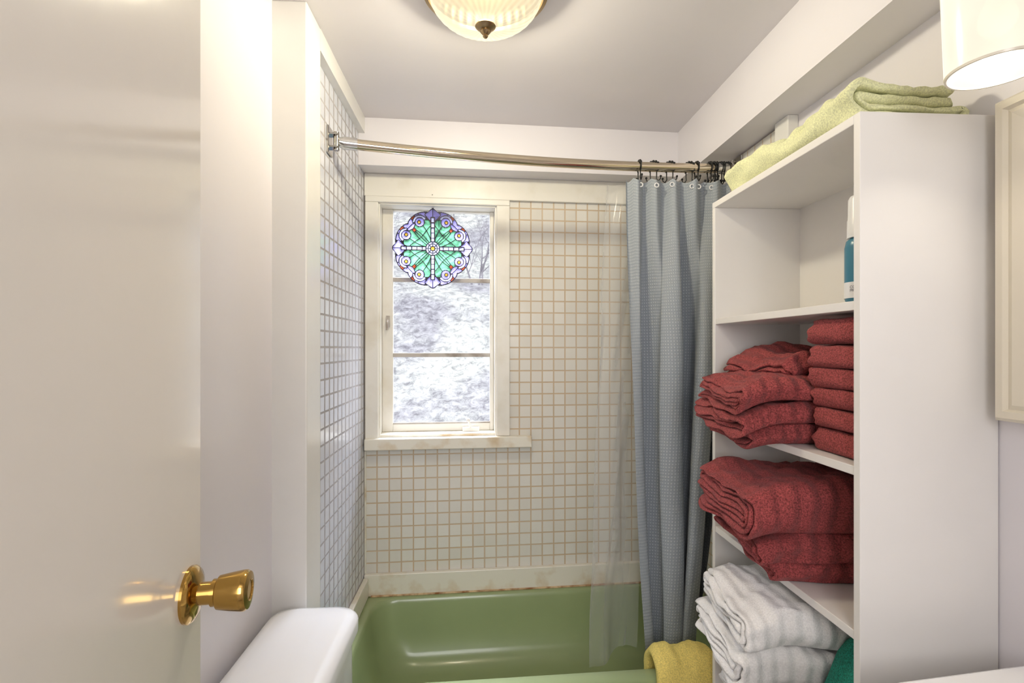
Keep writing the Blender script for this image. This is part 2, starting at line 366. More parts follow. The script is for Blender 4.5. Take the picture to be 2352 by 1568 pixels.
# ------------------------------------------------------------------ stained glass medallion
mb_ = .03; ma_, mz_ = LB(994, 571, mb_); MR = .178
st = empty('stained_glass_panel', BM @ V((ma_, mb_, mz_-MR)))
tag(st, 'round stained glass panel with green leaves and purple scalloped edge hanging in the window', 'stained glass')
def region(x, y):
    r = math.hypot(x, y); th = math.atan2(y, x)
    k = round(th/(PI/2)); ph = th-k*PI/2; k %= 4
    X = r*math.cos(ph); Y = r*math.sin(ph)
    dq = math.floor(th/(PI/2)); pd = th-(dq+.5)*PI/2; dq %= 4; ad = abs(math.degrees(pd)); sg = pd > 0
    D = r*math.cos(pd); E = r*math.sin(pd)
    rout = .855+.09*abs(math.sin(4*th))**.6+.13*max(0, 1-abs(ph)/.13)
    if r > rout: return None
    if r < .055: return ('amber', 0)
    if r < .17: return ('white', 'ring', int((th+PI)/(PI/4)), r > .115)
    if abs(Y) < .045 and X < .78: return ('white', 'arm%d' % k, int(X/.13))
    if abs(Y) < .20-.9*abs(X-.84) and X > .70: return ('purple', 'tip', k, Y > 0)
    for s in (-1, 1):
        cx, cy = .69, .235*s
        d = math.hypot(D-cx, E-cy); a = math.atan2(E-cy, D-cx)*s
        if math.hypot(D-.70, E-.225*s) < .042: return ('amber', dq, s)
        if d < .115: return ('purple', dq, s, 1)
        if d < .175 and -.9 < a < 1.9: return ('white', dq, s)
    leaf = .68+.08*math.sin(PI*min(1, ad/45))
    if r < leaf:
        if ad < 3.5 and .60 < r: return ('red', dq, 'd')
        v = .40+.22*(ad/45)**2
        return ('green', dq, sg, r > v, int((ad+26*r)/19))
    if ad < 9: return ('purple', dq, 'c', r > .78)
    if r > .86 and ad < 16: return ('red', dq, sg)
    return ('purple', dq, sg, 'o', int(ad/11))
NG = 250; cols = {}
raw = {}
for i in range(NG):
    for j in range(NG):
        x = ((i+.5)/NG*2-1)*1.02; y = ((j+.5)/NG*2-1)*1.02
        c = region(x, y); e = .0105
        diff = any(region(x+dx, y+dy) != c for dx, dy in ((e, 0), (-e, 0), (0, e), (0, -e)))
        if c is None and not diff: continue
        raw[(i, j)] = ('lead',) if diff else c
# separate every piece of glass by flood fill; the small lilac pieces of an arm or of the ring stay one part
seen = set()
for c0, key in list(raw.items()):
    if c0 in seen: continue
    if key[0] == 'lead' or (key[0] == 'white' and isinstance(key[1], str)):
        seen.add(c0); cols.setdefault(key[:2], []).append(c0); continue
    comp = [c0]; seen.add(c0)
    for (i, j) in comp:
        for q in ((i+1, j), (i-1, j), (i, j+1), (i, j-1)):
            if q not in seen and raw.get(q, ('',))[0] == key[0]: seen.add(q); comp.append(q)
    if len(comp) < 14: cols.setdefault(('lead',), []).extend(comp)
    else: cols[(key[0], len(cols))] = comp
GM = {'green': ('green_glass', stained('green_glass', (.12, .38, .20), .6)), 'purple': ('purple_glass', stained('purple_glass', (.36, .32, .78), .3)),
      'white': ('lilac_glass', stained('lilac_glass', (.62, .62, .95), .15, 50)), 'amber': ('amber_jewel', stained('amber_glass', (.70, .38, .04), .3)),
      'red': ('red_glass', stained('red_glass', (.42, .07, .02), .3)), 'lead': ('lead_came', M['lead'])}
for key, cells in cols.items():
    b = nb(); vd = {}; kk = key[0]
    def gv(i, j, lay):
        q = (i, j, lay)
        if q not in vd:
            hh = .0045 if kk == 'lead' else .002
            vd[q] = b.verts.new((ma_+((i)/NG*2-1)*1.02*MR, mb_+(-hh if lay == 0 else hh), mz_+((j)/NG*2-1)*1.02*MR))
        return vd[q]
    for i, j in cells:
        if kk == 'lead':
            for lay in (0, 1): b.faces.new([gv(i, j, lay), gv(i+1, j, lay), gv(i+1, j+1, lay), gv(i, j+1, lay)])
        else: b.faces.new([gv(i, j, 0), gv(i+1, j, 0), gv(i+1, j+1, 0), gv(i, j+1, 0)])
    obj(GM[kk][0], b, GM[kk][1], st, xf=BM, recalc=False)
b = nb(); zt_ = mz_+.96*MR
for k in range(5):
    z0 = zt_+.004+k*.0075
    pts = [V((ma_+.0035*math.cos(a)*(k % 2), mb_+.0035*math.cos(a)*(1-k % 2), z0+.0055*math.sin(a))) for a in np.linspace(0, 2*PI, 10, endpoint=False)]
    tube(b, pts, .0012, 6, True)
tube(b, [(ma_, mb_, zt_+.035), (ma_, mb_-.006, zt_+.032), (ma_, mb_-.006, zt_+.04), (ma_, mb_, zt_+.05), (ma_, -.022, zt_+.055)], .0016, 6)
obj('hanging_chain', b, 'lead', st, xf=BM)
# ------------------------------------------------------------------ outside
b = nb(); nx, ny = 60, 60; g = []
for j in range(ny+1):
    row = []
    for i in range(nx+1):
        x = -9+18*i/nx; y = 3.0+13*j/ny
        row.append(b.verts.new((x, y, .35+(y-3)*.62+.18*noise.noise(V((x*.7, y*.7, 0))))))
    g.append(row)
for j in range(ny):
    for i in range(nx): b.faces.new((g[j][i], g[j][i+1], g[j+1][i+1], g[j+1][i]))
struct('ground_outside', b, 'hill', smooth=True)
rnd = random.Random(4)
def twigs(b, p, d, ln, r, depth):
    pts = [p]; q = V(p); dd = V(d)
    for k in range(4):
        dd = (dd+V((rnd.uniform(-.25, .25), rnd.uniform(-.25, .25), rnd.uniform(-.1, .2)))).normalized(); q = q+dd*ln/4; pts.append(V(q))
    tube(b, pts, lambda t: r*(1-.6*t), 5)
    if depth:
        for k in range(4):
            s = pts[rnd.choice((1, 2, 3, 4))]
            twigs(b, s, (dd+V((rnd.uniform(-1, 1), rnd.uniform(-1, 1), rnd.uniform(-.3, .6)))).normalized(), ln*.62, r*.5, depth-1)
for x, y in ((-1.35, 5.9), (-.05, 5.9), (-.7, 7.6), (.7, 7.6)):
    b = nb(); z = .3+(y-3)*.62
    for k in range(3): twigs(b, V((x+rnd.uniform(-.1, .1), y, z)), V((rnd.uniform(-.35, .35), rnd.uniform(-.2, .2), 1)).normalized(), .62, .011, 3)
    tag(obj('bare_shrub', b, 'bark'), 'bare twiggy shrub on the pale hillside outside the window', 'shrub', 'bare shrubs outside the window')
# ------------------------------------------------------------------ bathtub
def slant(x): return 2.3+math.tan(PHI)*(x-XA)
def tubring(x0, x1, y0, ins, r, z):
    f = lambda x: y0+.014+.038*(x-.5)
    cs = [(x0, f(x0)), (x1, f(x1)), (x1, slant(x1)-ins), (x0, slant(x0)-ins)]
    return ringz(cs, r, z, 8)
b = nb()
loft(b, [tubring(-.497, .984, 1.63, .004, .004, .002), tubring(-.497, .984, 1.63, .004, .004, .315), tubring(-.493, .98, 1.636, .008, .008, .328),
         tubring(-.485, .97, 1.646, .014, .012, .332), tubring(-.455, .93, 1.695, .045, .09, .332), tubring(-.448, .922, 1.703, .05, .10, .326), tubring(-.443, .915, 1.709, .054, .10, .31),
         tubring(-.43, .90, 1.72, .065, .11, .22), tubring(-.40, .87, 1.74, .085, .12, .12), tubring(-.36, .83, 1.77, .115, .12, .075), tubring(-.30, .77, 1.82, .16, .10, .06)], True, True)
tubo = empty('bathtub', (.24, 1.95, 0)); tag(tubo, 'sage green enamel bathtub in the tiled alcove', 'bathtub')
obj('basin', b, 'green', tubo, smooth=50)
b = nb(); lathe(b, [(0, 0), (.028, 0), (.028, .003), (.015, .005), (0, .005)], Matrix.Translation((.66, 2.0, .0605))); obj('drain', b, 'chrome', tubo, smooth=40)
# ------------------------------------------------------------------ toilet
to = empty('toilet', (-.43, 1.18, 0)); tag(to, 'white porcelain toilet with a glossy tank lid beside the bathtub', 'toilet')
def rr(x0, x1, y0, y1, r, z): return ringz([(x0, y0), (x1, y0), (x1, y1), (x0, y1)], r, z, 8)
x0, x1, y0, y1 = -.548, -.316, .915, 1.436
b = nb(); loft(b, [rr(x0+.012, x1-.012, y0+.012, y1-.012, .06, .664), rr(x0, x1, y0, y1, .065, .668), rr(x0, x1, y0, y1, .065, .692), rr(x0+.003, x1-.003, y0+.003, y1-.003, .065, .701),
                   rr(x0+.012, x1-.012, y0+.012, y1-.012, .06, .709), rr(x0+.03, x1-.03, y0+.03, y1-.03, .05, .714), rr(x0+.08, x1-.08, y0+.08, y1-.08, .03, .716)])
obj('tank_lid', b, 'porcelain', to, smooth=60)
b = nb(); loft(b, [rr(x0+.03, x1-.03, y0+.05, y1-.05, .05, .35), rr(x0+.015, x1-.012, y0+.02, y1-.02, .05, .40), rr(x0+.01, x1-.016, y0+.016, y1-.016, .05, .664)])
obj('tank', b, 'porcelain', to, smooth=60)
def ell(cx, rx, ry, z): return [(cx+rx*math.cos(2*PI*i/40), 1.18+ry*math.sin(2*PI*i/40), z) for i in range(40)]
b = nb(); loft(b, [ell(-.19, .22, .11, 0), ell(-.19, .21, .10, .04), ell(-.17, .20, .09, .15), ell(-.12, .25, .15, .27), ell(-.11, .27, .185, .36), ell(-.11, .27, .185, .385), ell(-.10, .22, .14, .385), ell(-.10, .18, .11, .28), ell(-.12, .08, .05, .2)])
box(b, -.54, -.32, 1.05, 1.31, .30, .352); obj('bowl', b, 'porcelain', to, smooth=50)
b = nb(); loft(b, [ell(-.10, .26, .19, .387), ell(-.10, .265, .195, .40), ell(-.10, .255, .185, .415), ell(-.10, .20, .14, .42)]); obj('seat_lid', b, 'porcelain', to, smooth=60)
# ------------------------------------------------------------------ door
K = V((-.33, .616, 1.12)); dd = V((-.13, .9915, 0)).normalized()
DM = Matrix(((dd.x, -dd.y, 0, K.x), (dd.y, dd.x, 0, K.y), (0, 0, 1, 0), (0, 0, 0, 1)))
dr = struct('door_1', box(nb(), -.735, .033, 0, .036, .01, 2.045), 'door', xf=DM, bevel=.002)
kx = DM @ Matrix.Translation((0, 0, K.z)) @ Matrix.Rotation(PI/2, 4, 'X')
b = lathe(nb(), [(0, 0), (.0315, 0), (.0315, .003), (.029, .006), (.021, .009), (.0135, .0105), (.0125, .011)], kx, 48)
kn = obj('door_rosette', b, 'brass', dr, smooth=35)
b = lathe(nb(), [(.0115, .010), (.0125, .011), (.0125, .024), (.015, .0245), (.015, .029), (.0165, .0295), (.0185, .031), (.021, .045), (.0225, .056), (.0225, .060), (.0205, .063), (.012, .0645), (.011, .063), (0, .063)], kx, 48)
kn = obj('door_knob', b, 'brass', dr, smooth=35)
# ------------------------------------------------------------------ ceiling lamp
cx, cy = .014, 1.354
cl_ = empty('ceiling_lamp', (cx, cy, 2.20)); tag(cl_, 'flush ceiling lamp with lit ribbed glass bowl and bronze finial', 'ceiling lamp')
T0 = Matrix.Translation((cx, cy, 0))
b = lathe(nb(), [(0, 2.35), (.150, 2.35), (.160, 2.343), (.165, 2.330), (.163, 2.316), (.152, 2.312), (.148, 2.320), (0, 2.338)], T0, 64); obj('canopy', b, 'bronze', cl_, smooth=40)
pr = [(.147*math.sin(a)**.85 if a > 0 else 0, 2.322-.089*math.cos(a)) for a in np.linspace(.06, PI/2, 16)]
b = lathe(nb(), pr, T0, 240, mod=lambda t: 1+.008*math.cos(36*t)); obj('glass_bowl', b, 'bulbglass', cl_, smooth=True)
b = lathe(nb(), [(0, 2.236), (.012, 2.240), (.0255, 2.237), (.027, 2.232), (.02, 2.226), (.013, 2.223), (.014, 2.219), (.009, 2.213), (.006, 2.211), (.007, 2.207), (.004, 2.203), (0, 2.202)], T0, 32); obj('finial', b, 'bronze', cl_, smooth=45)
# ------------------------------------------------------------------ curtain rod, hooks, curtain, liner
xs = np.array([-.499, -.155, .23, .62, 1.0]); ys = np.array([1.758, 1.838, 1.895, 1.94, 1.925]); pf = np.polyfit(xs, ys, 2)
def ry(x): return float(np.polyval(pf, x))
ZR = 2.083
rod = empty('curtain_rod', (.25, 1.9, ZR)); tag(rod, 'curved metal shower rod across the alcove above the bathtub', 'curtain rod')
b = tube(nb(), [(x, ry(x), ZR) for x in np.linspace(-.44, .95, 40)], .0175, 20); obj('rod', b, 'nickel', rod, smooth=50)
for x0, s in ((XA, 1), (.985, -1)):
    y = ry(x0)
    b = nb(); box(b, min(x0, x0+s*.008), max(x0, x0+s*.008), y-.026, y+.026, ZR-.046, ZR+.046); obj('wall_plate', b, 'oldchrome', rod, bevel=.004)
    b = nb(); box(b, min(x0+s*.008, x0+s*.032), max(x0+s*.008, x0+s*.032), y-.016, y+.016, ZR-.024, ZR-.018); box(b, min(x0+s*.008, x0+s*.032), max(x0+s*.008, x0+s*.032), y-.016, y+.016, ZR+.018, ZR+.024)
    tube(b, [(x0+s*.026, y, ZR-.03), (x0+s*.026, y, ZR+.03)], .009, 16); obj('bracket', b, 'oldchrome', rod, smooth=40)
    b = tube(nb(), [(x0+s*.03, y, ZR), (x0+s*.045, ry(x0+s*.045), ZR), (x0+s*.085, ry(x0+s*.085), ZR), (x0+s*.088, ry(x0+s*.088), ZR)], lambda t: .0125 if t < .2 else .0205, 20); obj('sleeve', b, 'chrome', rod, smooth=40)
hookx = [.597, .652, .715, .79, .818, .868, .882, .896, .909, .921, .934]
b = nb()
R = .0215
tube(b, [V((.0, R*math.sin(a), R*math.cos(a))) for a in np.linspace(-2.5, 2.6, 22)], .0024, 8)
for a in np.linspace(-.9, .9, 5): ball(b, V((0, R*math.sin(a), R*math.cos(a))), .0052, 8)
for s in (-1, 1):
    tube(b, [V((0, s*R*.55, -R*.85)), V((0, s*.012, -.03)), V((0, s*.011, -.045)), V((0, s*.018, -.054)), V((0, s*.026, -.047)), V((0, s*.027, -.04))], .0022, 8); ball(b, V((0, s*.027, -.038)), .0045, 8)
hk = obj('shower_curtain_hook', b, 'black', keep=True, smooth=True)
posn = ['leftmost', 'second from left', 'third from left', 'fourth from left', 'fifth from left', 'sixth from left', 'seventh from left', 'eighth from left', 'third from right', 'second from right', 'rightmost']
for i, x in enumerate(hookx):
    o = hk if i == 0 else hk.copy()
    if i: C.objects.link(o)
    o.location = (x, ry(x), ZR); o.rotation_euler = (0, 0, math.radians(rnd.uniform(-30, 30)+30 if i < 5 else rnd.uniform(-10, 25)))
    tag(o, 'black double curtain hook with roller beads, %s of those on the rod' % posn[i], 'curtain hook', 'black hooks on the curtain rod')
def sheet(f, nu, nv, usz, vsz):
    b = nb(); uvl = b.loops.layers.uv.new('UVMap'); g = [[b.verts.new(f(i/nu, j/nv)) for i in range(nu+1)] for j in range(nv+1)]
    for j in range(nv):
        for i in range(nu):
            fc = b.faces.new((g[j][i], g[j+1][i], g[j+1][i+1], g[j][i+1]))
            for lp, (ii, jj) in zip(fc.loops, ((i, j), (i, j+1), (i+1, j+1), (i+1, j))): lp[uvl].uv = (ii/nu*usz, jj/nv*vsz)
    return b
def sm(t): t = max(0, min(1, t)); return t*t*(3-2*t)
ZT, ZBt = 2.034, .225
def cur(u, v):
    w = .12*u+.88*u**1.25
    xt = .545+.40*w
    xb = .603+.19*u
    k = sm(v)**1.15*.55+.45*v**2.5
    x = xt*(1-k)+xb*k
    # a broad flat panel at the left, deeper irregular gathers to the right
    uu = u+.07*noise.noise(V((u*3, v*1.3, 2)))
    ph1 = 2*PI*(2.6*max(0, uu)**1.6+.08*math.sin(2.2*v+.4)); ph2 = 2*PI*(5.4*u**1.08)
    t = sm(v*2.2)
    s1 = math.sin(ph1-.9); s1 = math.copysign(abs(s1)**.8, s1)
    y = ry(xt)+(.018*(1-t))*math.sin(ph2+.5)+t*(.030+.068*u)*s1*(1+.45*noise.noise(V((u*3, v*1.5, 11))))+.012*t*math.sin(2.3*ph1+2+v)+.014*noise.noise(V((u*4, v*3, 1)))-.03*v*(1-u)-.010
    x += .028*math.sin(2*ph1+.6)*t*min(1, u*5)+.014*noise.noise(V((u*5, v*2.2, 7)))*v
    z = ZT-(ZT-ZBt)*v - .010*math.sin(PI*((u*10) % 1))*(1-v)**8 + .05*u*v
    return V((x, y, z))
ct = empty('shower_curtain', (.7, 1.93, ZBt)); tag(ct, 'blue grey waffle weave shower curtain gathered at the end of the rod', 'shower curtain')
obj('curtain_fabric', sheet(cur, 240, 100, 1.3, 1.8), 'curtain', ct, smooth=True, recalc=False)
for i, x in enumerate(hookx[:6]):
    u = min(range(200), key=lambda q: abs(cur(q/200, .008).x-x))/200; p = cur(u, .012)
    b = tube(nb(), [p+V((.0075*math.cos(a), -.004, .0075*math.sin(a))) for a in np.linspace(0, 2*PI, 16, endpoint=False)], .0024, 6, True); obj('grommet', b, 'plastic', ct, smooth=True)
def lin(u, v):
    xt = .500+.18*u; xb = .395+.22*u
    x = xt*(1-v)+xb*v
    y = ry(xt)+.105-.18*v**1.5*(1-min(1, u*1.2))+(.006+.014*v)*math.sin(2*PI*1.5*u+.8+.7*v)+.020*noise.noise(V((u*3, v*3, 3)))+.010*noise.noise(V((u*6+v*5, v*6, 5)))
    return V((x+.010*noise.noise(V((u*3, v*4, 9))), y, 2.045-1.80*v-.02*u*v))
ln_ = sheet(lin, 90, 140, 1, 1.8)
tag(obj('shower_curtain_liner', ln_, 'film', smooth=True, recalc=False), 'clear plastic shower liner hanging left of the blue curtain into the tub', 'shower liner')
# ------------------------------------------------------------------ shelf unit
X0, X1, Y0, Y1, ZTOP = .719, .998, .948, 1.58, 1.85
su = empty('shelf_unit', (.86, 1.26, 0)); tag(su, 'tall white painted open shelf unit holding towels, against the right wall', 'shelf unit')
obj('side_panel', box(nb(), X0, X1, Y0, Y0+.018, 0, ZTOP), 'shelf', su, bevel=.0015)
obj('side_panel', box(nb(), X0, X1, Y1-.018, Y1, 0, ZTOP-.018), 'shelf', su, bevel=.0015)
obj('top_panel', box(nb(), X0, X1, Y0+.018, Y1, ZTOP-.018, ZTOP), 'shelf', su, bevel=.0015)
obj('back_panel', box(nb(), X1-.008, X1, Y0+.018, Y1-.018, .05, ZTOP-.018), 'shelf', su)
SH = [1.492, 1.173, .8555, .47, .12]
for z in SH: obj('shelf', box(nb(), X0+.002, X1-.008, Y0+.018, Y1-.018, z-.018, z), 'shelf', su, bevel=.0015)
# ------------------------------------------------------------------ towels
def tpath(Wd, H, m, sq=.8):
    t = H/(2*m); pts = []; c = H/2
    def line(p0, p1, z):
        n = max(2, int(abs(p1-p0)/.014))
        for k in range(n): pts.append((p0+(p1-p0)*k/n, z))
    xe = Wd-t
    for j in range(m):
        zb = (j+.5)*t; zt = H-zb; r = (zt-zb)/2; n = max(6, 14-3*j)
        cj = c*sq+j*.006
        if j % 2 == 0:
            line(xe, cj, zt)
            for k in range(n+1):
                a = PI/2+PI*k/n; pts.append((cj+r*math.cos(a)*sq, c+r*math.sin(a)))
            line(cj+.001, xe, zb); q0, q1 = zb, zb+t
        else:
            line(xe, cj, zb)
            for k in range(n+1):
                a = -PI/2-PI*k/n; pts.append((cj+r*math.cos(a)*sq, c+r*math.sin(a)))
            line(cj+.001, xe, zt); q0, q1 = zt, zt-t
        if j < m-1:
            for k in range(6):
                a = -PI/2+PI*k/5; s = 1 if q1 > q0 else -1
                pts.append((xe+t/2*math.cos(a), (q0+q1)/2+s*t/2*math.sin(a)))
        else: pts.append((xe, q0))
    return pts, t
def towel(name, m, org, pdir, qdir, Wd, L, H, layers=2, seed=0, amp=.005, droop=None, sq=.7, sag=.16):
    pts, t = tpath(Wd, H, layers, sq); pts = [V((a, c)) for a, c in pts]; n = len(pts)
    nr = []
    for i in range(n):
        d = pts[min(i+1, n-1)]-pts[max(i-1, 0)]
        if d.length < 1e-6: d = V((1, 0))
        d.normalize(); nr.append(V((-d.y, d.x)))
    qs = [0, .002, .006, .012]+list(np.linspace(.024, L-.024, max(5, int(L/.012))))+[L-.012, L-.006, L-.002, L]
    hf = [.35, .65, .88, .97]+[1]*(len(qs)-8)+[.97, .88, .65, .35]
    b = nb(); A = []; B = []; P0 = V(org); pd = V(pdir).normalized(); qd = V(qdir).normalized(); sd = V((seed*3.7, seed*1.3, seed*2.1))
    def pos(p, q, z, i):
        zz = z/H
        p2 = p+amp*2.2*noise.noise(V((p*3, q*9, zz*2.2))+sd)
        q2 = q+(.012*noise.noise(V((i*.10, 0, 0))+sd)+.018*noise.noise(V((p*10, 0, zz*3))+sd*2))*(2*q/L-1)
        z2 = z+zz*amp*(2.2*noise.noise(V((p*8, q*8, .3))+sd)+1.5*noise.noise(V((p*20, q*20, 4+zz))+sd)+.7*noise.noise(V((p*45, q*45, 4+zz))+sd))
        z2 -= zz*sag*H*max(0, abs(2*q/L-1)-.5)
        w = P0+pd*p2+qd*q2+V((0, 0, z2))
        if droop and w.x < droop[0]: w.z -= droop[1]*(droop[0]-w.x)**2
        return w
    for q, h in zip(qs, hf):
        A.append([b.verts.new(pos((pts[i]+nr[i]*t*.465*h).x, q, (pts[i]+nr[i]*t*.465*h).y, i)) for i in range(n)])
        B.append([b.verts.new(pos((pts[i]-nr[i]*t*.465*h).x, q, (pts[i]-nr[i]*t*.465*h).y, i)) for i in range(n)])
    for k in range(len(qs)-1):
        for i in range(n-1):
            b.faces.new((A[k][i], A[k][i+1], A[k+1][i+1], A[k+1][i])); b.faces.new((B[k][i], B[k+1][i], B[k+1][i+1], B[k][i+1]))
        b.faces.new((A[k][0], A[k+1][0], B[k+1][0], B[k][0])); b.faces.new((A[k][-1], B[k][-1], B[k+1][-1], A[k+1][-1]))
    for k in (0, -1):
        for i in range(n-1): b.faces.new((A[k][i], B[k][i], B[k][i+1], A[k][i+1]))
    return obj(name, b, m, smooth=True)
def dirs(deg): # rotate the pair (p=+Y, q=+X) about Z
    a = math.radians(deg); return (-math.sin(a), math.cos(a), 0), (math.cos(a), math.sin(a), 0)
# left stack on the middle shelf, noses towards the viewer, cut ends towards the room
z = SH[1]+.001; G = 'dark red towels on the middle shelf'
spec = [(.630, 1.185, 6, .28, .35, .050, 2, 'lowest folded dark red towel of the left stack, drooping over the shelf edge'),
        (.600, 1.165, 4, .31, .37, .054, 2, 'middle folded dark red towel in the three towel stack on the middle shelf'),
        (.597, 1.165, 6, .30, .37, .056, 3, 'top folded dark red towel of the left stack, a darker one lying behind it')]
for i, (x, y, a, wd, L, H, m, lab) in enumerate(spec):
    p, q = dirs(-a); tag(towel('folded_towel', 'red', (x, y, z), p, q, wd, L, H, m, 3+i, .007, (.715, 2.6)), lab, 'towel', G); z += H+.001
p, q = dirs(4); tag(towel('folded_towel', 'red', (.735, 1.20, z), p, q, .29, .235, .066, 2, 9, .009, (.86, 1.2), sag=.5), 'dark red towel lying at the back, on top of the left towel stack', 'towel', G)
z = SH[1]+.001
names = ['lowest folded red towel', 'second folded red towel from the bottom', 'third folded red towel from the bottom', 'third folded red towel from the top', 'second folded red towel from the top', 'topmost folded red towel']
for i, H in enumerate((.054, .044, .042, .044, .050, .055)):
    # smooth folds face the room (nose towards -X), pressed flat
    tag(towel('folded_towel', 'red', (.744+[.008, .004, .004, .0, -.005, -.003][i], .971, z), (1, 0, 0), (0, 1, 0), .236, .165, H, 2, 20+i, .002, sq=.36, sag=.06), names[i]+' in the tall stack against the near shelf panel', 'towel', G); z += H
# big red pile on the third shelf
z = SH[2]+.001; G = 'dark red towels on the third shelf'
for i, (x, y, a, wd, L, H, m, lab) in enumerate([(.675, 1.165, 9, .28, .30, .050, 2, 'lowest folded dark red towel of the big pile on the third shelf'),
        (.635, 1.150, 6, .31, .34, .066, 3, 'flat dark red towel in the middle of the big pile on the third shelf'),
        (.605, 1.125, 3, .33, .375, .116, 4, 'thick dark red bath towel on top of the big pile on the third shelf')]):
    p, q = dirs(-a); tag(towel('folded_towel', 'redplain', (x, y, z), p, q, wd, L, H, m, 40+i, .008, (.70, 1.6)), lab, 'towel', G); z += H+.001
# white pile
z = SH[3]+.001; G = 'white towels on the lower shelf'
for i, (x, y, a, wd, L, H, m, lab) in enumerate([(.655, 1.16, 5, .28, .31, .075, 3, 'lowest folded white towel of the pile beneath the red towels'),
        (.62, 1.15, 7, .29, .35, .078, 3, 'second folded white towel from the bottom of the white pile'),
        (.585, 1.15, 5, .31, .38, .082, 3, 'second folded white towel from the top of the white pile'),
        (.600, 1.15, 6, .30, .37, .092, 3, 'topmost folded white towel with ribbed folds below the third shelf')]):
    p, q = dirs(-a); tag(towel('folded_towel', 'whitet', (x, y, z), p, q, wd, L, H, m, 60+i, .008, (.70, 1.0)), lab, 'towel', G); z += H+.001
tag(towel('folded_towel', 'teal', (.755, .975, SH[3]+.001), (1, 0, 0), (0, 1, 0), .225, .15, .315, 3, 77, .006), 'teal green towel in the near corner of the lower shelf beside white towels', 'towel')
tag(towel('folded_towel', 'lime', (.728, .985, ZTOP+.001), (1, 0, 0), (0, 1, 0), .245, .52, .080, 2, 81, .010, sag=.30), 'pale green folded towel lying on top of the shelf unit', 'towel')
# yellow towel draped over the tub rim
b = nb(); prof = []
YC = 1.684
for k in range(15): prof.append((YC+.0515, .20+.135*k/14))
for k in range(1, 16): a = PI*k/16; prof.append((YC+.052*math.cos(a), .336+.055*math.sin(a)))
for k in range(15): prof.append((YC-.054, .336-.15*k/14))
def yt(u, i, off):
    x = .562+.205*u; y, z0 = prof[i]
    c = V((YC, .335)); d = V((y, z0))-c
    if z0 >= .335: d = d*(1+off/.055)
    else: d.x += off*(1 if d.x > 0 else -1)
    n_ = .012*noise.noise(V((u*3.5, i*.18, 5)))+.008*noise.noise(V((u*9, i*.3, 2)))
    s = 1-.25*(abs(2*u-1)**6)
    return V((x+.006*noise.noise(V((i*.2, 0, 0))), c.x+d.x, c.y+d.y*s+(n_*(1 if z0 > .3 else .2)) if z0 > .33 else c.y+d.y))
nu = 26
OUT = [[b.verts.new(yt(j/nu, i, .030)) for i in range(len(prof))] for j in range(nu+1)]
INN = [[b.verts.new(V((.562+.205*j/nu, YC+(prof[i][0]-YC)*.92, prof[i][1]))) for i in range(len(prof))] for j in range(nu+1)]
for j in range(nu):
    for i in range(len(prof)-1):
        b.faces.new((OUT[j][i], OUT[j+1][i], OUT[j+1][i+1], OUT[j][i+1])); b.faces.new((INN[j][i], INN[j][i+1], INN[j+1][i+1], INN[j+1][i]))
    for i in (0, -1): b.faces.new((OUT[j][i], INN[j][i], INN[j+1][i], OUT[j+1][i]))
for j in (0, -1):
    for i in range(len(prof)-1): b.faces.new((OUT[j][i], OUT[j][i+1], INN[j][i+1], INN[j][i]))
tag(obj('draped_towel', b, 'yellow', smooth=True), 'yellow towel draped over the front rim of the green bathtub', 'towel')
# ------------------------------------------------------------------ bottle
bx, by, bz = .768, 1.008, SH[0]+.001
bo = empty('bottle', (bx, by, bz)); tag(bo, 'teal plastic bottle with tall white cap on the top shelf', 'bottle')
T1 = Matrix.Translation((bx, by, bz))
obj('body', lathe(nb(), [(0, 0), (.026, 0), (.029, .004), (.030, .02), (.030, .11), (.027, .124), (.018, .131), (.016, .134), (0, .134)], T1, 40), 'bottle', bo, smooth=50)
obj('cap', lathe(nb(), [(0, .130), (.0255, .130), (.0255, .165), (.024, .168), (.0235, .208), (.020, .214), (0, .215)], T1, 40), 'plastic', bo, smooth=40)
b = nb(); A_ = np.linspace(math.radians(120), math.radians(290), 24); r_ = .0304
for a0, a1 in zip(A_, A_[1:]):
    b.faces.new([b.verts.new((bx+r_*math.cos(a), by+r_*math.sin(a), bz+zz)) for a, zz in ((a0, .008), (a1, .008), (a1, .040), (a0, .040))])
lab = obj('bottle_label', b, 'plastic', bo, smooth=True)
for txt, zz in (('COLOR', .027), ('MOIST', .0205)):
    cu = bpy.data.curves.new('t', 'FONT'); cu.body = txt; cu.size = .0075
    to_ = bpy.data.objects.new('t', cu); C.objects.link(to_); bpy.context.view_layer.update()
    me = bpy.data.meshes.new_from_object(to_.evaluated_get(bpy.context.evaluated_depsgraph_get()))
    b = nb(); b.from_mesh(me); bpy.data.objects.remove(to_)
    for v in b.verts:
        a = math.radians(192)+v.co.x/.0307; h = v.co.y
        v.co = V((bx+.0307*math.cos(a), by+.0307*math.sin(a), bz+zz+h))
    obj('lettering', b, 'ink', lab)
